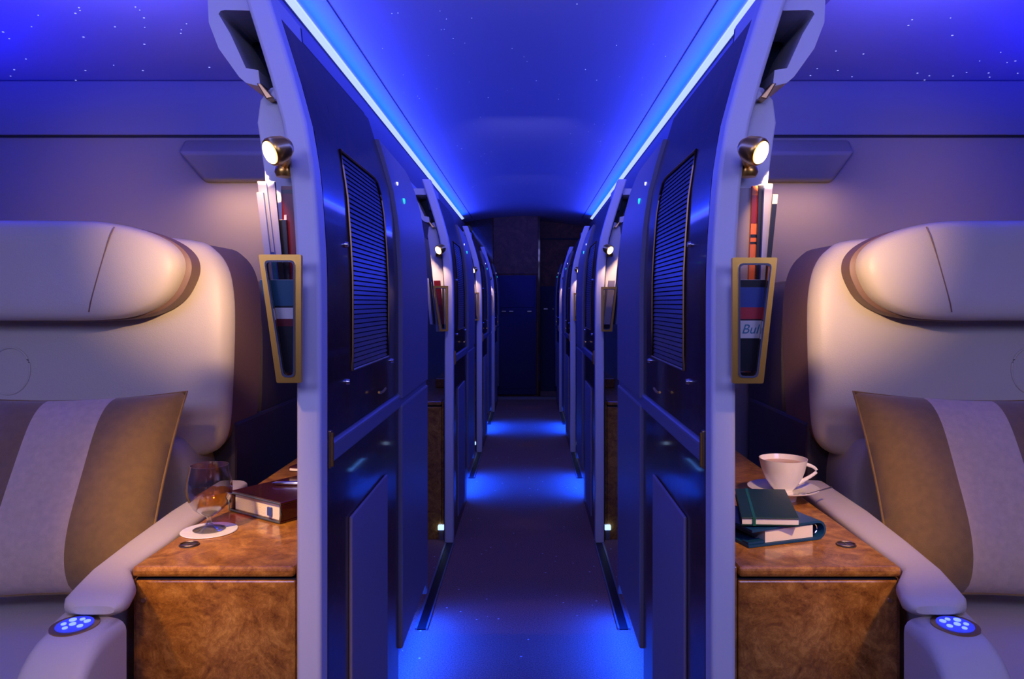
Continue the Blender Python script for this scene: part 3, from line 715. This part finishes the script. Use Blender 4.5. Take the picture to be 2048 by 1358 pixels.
fm = bpy.data.meshes.new_from_object(fo.evaluated_get(bpy.context.evaluated_depsgraph_get()))
mo = bpy.data.objects.new('lettering', fm); C.objects.link(mo); mo.parent = t; mo.location = fo.location; mo.rotation_euler = fo.rotation_euler
bpy.data.objects.remove(fo); mo.name = 'lettering'
fm.materials.clear(); fm.materials.append(mat('print ink', (.05, .25, .35), .5))

# ------------------------------------------------------------------ left table: coaster, glass, organiser, pen
g = (.640, 1.553)
tag(MB(-1).lathe((g[0], g[1], TT+.0004), [(.001, 0), (.055, 0), (.056, .001), (.055, .0022), (.001, .0022)], 48).build('coaster', 'coaster', smooth=True, origin=W(-1, *g, TT)),
    'round white paper coaster under the brandy glass', 'coaster')
t = thing('brandy_glass', 'stemmed brandy glass with amber drink on the left cabinet', 'glass', W(-1, *g, TT+.003))
z0 = TT+.0030
outer = [(.0005, 0), (.031, 0), (.032, .0015), (.026, .004), (.010, .008), (.0048, .014), (.0045, .022), (.006, .027), (.016, .033), (.030, .044), (.040, .060), (.0450, .076), (.0455, .088), (.0435, .105), (.0395, .122), (.0375, .134)]
innr = [(.0365, .134), (.0385, .122), (.0424, .105), (.0443, .088), (.0438, .076), (.0388, .061), (.029, .0455), (.015, .0352), (.0005, .033)]
MB(-1).lathe((*g, z0), outer+innr, 48).build('bowl', 'glass', t, smooth=True)
MB(-1).lathe((*g, z0), [(.0005, .0338), (.0148, .036), (.0287, .0463), (.0383, .0616), (.0432, .0762), (.0434, .080), (.0005, .080)], 48).build('drink', 'cognac', t, smooth=True)
# organiser
ang = math.atan2(.105, .151)
o0 = (.507, 1.598); wd, dp = .184, .205
t = thing('organiser', 'thick oxblood leather organiser with page block on the left cabinet', 'organiser', W(-1, .5, 1.72, TT))
MB(-1).obox(o0, ang, wd, dp, TT+.001, TT+.006).build('back_cover', 'red_leather', t, bevel=.002)
MB(-1).obox(o0, ang, wd, dp, TT+.040, TT+.046).build('front_cover', 'red_leather', t, bevel=.0025)
ca, sa = math.cos(ang), math.sin(ang)
def on(a, b): return (o0[0]+a*ca-b*sa, o0[1]+a*sa+b*ca)
MB(-1).obox(on(.012, .006), ang, .158, dp-.012, TT+.006, TT+.040).build('page_block', 'paper_edge', t)
MB(-1).obox(on(0, .001), ang, .007, dp-.002, TT+.006, TT+.040).build('spine', 'red_leather', t, bevel=.002)
MB(-1).obox(on(wd-.012, .001), ang, .008, dp-.002, TT+.006, TT+.040).build('flap', 'red_leather', t, bevel=.002)
z = [TT+.0035, TT+.043]; loop = [(*on(.002, -.001), z[0]), (*on(wd-.003, -.001), z[0]), (*on(wd, -.001), TT+.023), (*on(wd-.003, -.001), z[1]), (*on(.002, -.001), z[1]), (*on(-.001, -.001), TT+.023)]
MB(-1).tube(loop, .0022, 8, closed=True).build('edge_trim', 'steel', t, smooth=True)
MB(-1).obox(on(.035, .0), ang, .012, .004, TT+.012, TT+.030).build('page_tab', 'mag_blue', t)
# second folder behind the organiser
t = thing('folder', 'brown leather folder lying behind the oxblood organiser', 'folder', W(-1, .45, 1.9, TT))
MB(-1).obox((.45, 1.83), .25, .13, .08, TT+.053, TT+.066).build('cover', 'red_leather', t, bevel=.003)
MB(-1).obox((.455, 1.828), .25, .12, .082, TT+.057, TT+.062).build('pages', 'paper_edge', t)
t = thing('pen', 'slim chrome and black pen resting on the oxblood organiser', 'pen', W(-1, .55, 1.75, TT+.05))
pa, pb = (*on(.145, .085), TT+.0515), (*on(.052, .150), TT+.0515)
A, B = Vector(pa), Vector(pb)
MB(-1).tube([tuple(A), tuple(A.lerp(B, .08)), tuple(A.lerp(B, .45))], [.0012, .0042, .0048], 14).build('barrel', 'chrome', t, smooth=True)
MB(-1).tube([tuple(A.lerp(B, .45)), tuple(A.lerp(B, .95)), tuple(B)], [.0052, .0050, .0035], 14).build('cap', 'chrome', t, smooth=True)
MB(-1).tube([tuple(A.lerp(B, .55)+Vector((0, 0, .006))), tuple(A.lerp(B, .95)+Vector((0, 0, .006)))], .0011, 8).build('clip', 'gold', t, smooth=True)

# ------------------------------------------------------------------ right table: binder, notebook, cup, saucer, spoon
ang = math.atan2(.055, .163); o0 = (.4556, 1.445); ca, sa = math.cos(ang), math.sin(ang); wd, dp = .185, .155
t = thing('ring_binder', 'teal blue leather ring organiser lying under the green notebook', 'organiser', W(1, .53, 1.53, TT))
def secs(b):
    pts = [(-.012, .001), (.150, .001)]+[(.150+.019*math.sin(k*PI/8), .020-.019*math.cos(k*PI/8)) for k in range(1, 8)]+[(.150, .039), (-.004, .034), (-.004, .0295), (.146, .0345)]+[(.150+.0145*math.sin(k*PI/8), .020+.0145*math.cos(k*PI/8)) for k in range(1, 8)]+[(.146, .0055), (-.012, .0055)]
    return [(*on2(a, b), TT+z) for a, z in pts]
def on2(a, b): return (o0[0]+a*ca-b*sa, o0[1]+a*sa+b*ca)
MB(1).loft([secs(0), secs(dp)]).build('cover', 'blue_cover', t, smooth=True)
MB(1).obox(on2(.028, .004), ang, .112, dp-.008, TT+.0062, TT+.030).build('page_block', 'paper', t)
MB(1).tube([(*on2(.147+.010*math.cos(k*PI/6), .03), TT+.020+.010*math.sin(k*PI/6)) for k in range(12)], .0015, 6, closed=True).build('ring', 'chrome', t, smooth=True)
MB(1).tube([(*on2(.147+.010*math.cos(k*PI/6), .012), TT+.020+.010*math.sin(k*PI/6)) for k in range(12)], .0015, 6, closed=True).build('ring', 'chrome', t, smooth=True)
MB(1).obox(on2(-.010, .004), ang, .038, .02, TT+.006, TT+.010).build('strap', 'blue_cover', t)
t = thing('notebook', 'dark green pocket notebook with elastic band on the blue organiser', 'notebook', W(1, .5, 1.55, TT+.04))
na = math.atan2(-.008, .111); q0 = (.436, 1.462)
def shear(mb_, z0, z1, ins=0, a0=0.0, a1=1.0):
    e1 = Vector((.111, -.006)); e2 = Vector((.050, .228)); o = Vector(q0)
    P = [o+e1*(a0)+e2*ins, o+e1*a1+e2*ins, o+e1*a1+e2*(1-ins), o+e1*a0+e2*(1-ins)]
    return mb_.add([(p.x, p.y, z0) for p in P]+[(p.x, p.y, z1) for p in P], [(0,1,2,3),(4,5,6,7),(0,1,5,4),(1,2,6,5),(2,3,7,6),(3,0,4,7)])
zb = TT+.0385
shear(MB(1), zb, zb+.002).build('back_cover', 'green_cover', t)
shear(MB(1), zb+.002, zb+.013, .012, .015, .99).build('page_block', 'paper', t)
shear(MB(1), zb+.013, zb+.0155).build('front_cover', 'green_cover', t, bevel=.001)
shear(MB(1), zb-.0005, zb+.0163, -.003, .20, .25).build('elastic_band', 'green_band', t)
c = (.632, 1.80)
t = thing('saucer', 'white china saucer under the coffee cup', 'saucer', W(1, *c, TT))
MB(1).lathe((*c, TT+.0165), [(.001, 0), (.03, 0), (.032, .002), (.055, .004), (.082, .013), (.083, .015), (.081, .0155), (.055, .0075), (.03, .005), (.001, .005)], 56).build('plate', 'china', t, smooth=True)
MB(1).lathe((*c, TT+.0005), [(.026, 0), (.030, 0), (.032, .016), (.030, .017), (.001, .017)], 40).build('foot_ring', 'china', t, smooth=True)
t = thing('coffee_cup', 'white china cup of milky coffee on the right cabinet', 'cup', W(1, *c, TT+.022))
cz = TT+.0218
MB(1).lathe((*c, cz), [(.001, 0), (.022, 0), (.023, .004), (.030, .012), (.042, .030), (.050, .050), (.0545, .070), (.0560, .078), (.0545, .078), (.052, .069), (.0475, .050), (.040, .031), (.028, .014), (.001, .008)], 56).build('bowl', 'china', t, smooth=True)
MB(1).lathe((*c, cz), [(.001, .066), (.0515, .066), (.0510, .0655), (.001, .0645)], 48).build('coffee', 'coffee', t, smooth=True)
hp = [(c[0]+.049+.028*math.sin(k*PI/9)+(.0 if k < 5 else -.004*(k-5)), c[1]-.008, cz+.066-.046*k/9+.006*math.sin(k*PI/9)) for k in range(10)]
MB(1).tube(hp, [.0050, .0044, .0040, .0038, .0038, .0038, .0040, .0042, .0046, .0050], 12).build('handle', 'china', t, smooth=True)
t = thing('teaspoon', 'small silver teaspoon on the saucer beside the cup', 'spoon', W(1, c[0]+.06, c[1]-.03, TT+.03))
MB(1).tube([(c[0]+.038, c[1]-.055, TT+.0275), (c[0]+.06, c[1]-.045, TT+.030), (c[0]+.105, c[1]-.028, TT+.036)], [.0022, .0018, .0028], 8).build('stem', 'chrome', t, smooth=True)
MB(1).loft([[(c[0]+.028+.014*r*math.cos(a*PI/8), c[1]-.060+.009*r*math.sin(a*PI/8), TT+.0265+z) for a in range(16)] for r, z in ((.2, -.001), (.8, 0), (1, .003), (.9, .0035), (.3, .001))]).build('bowl', 'chrome', t, smooth=True)
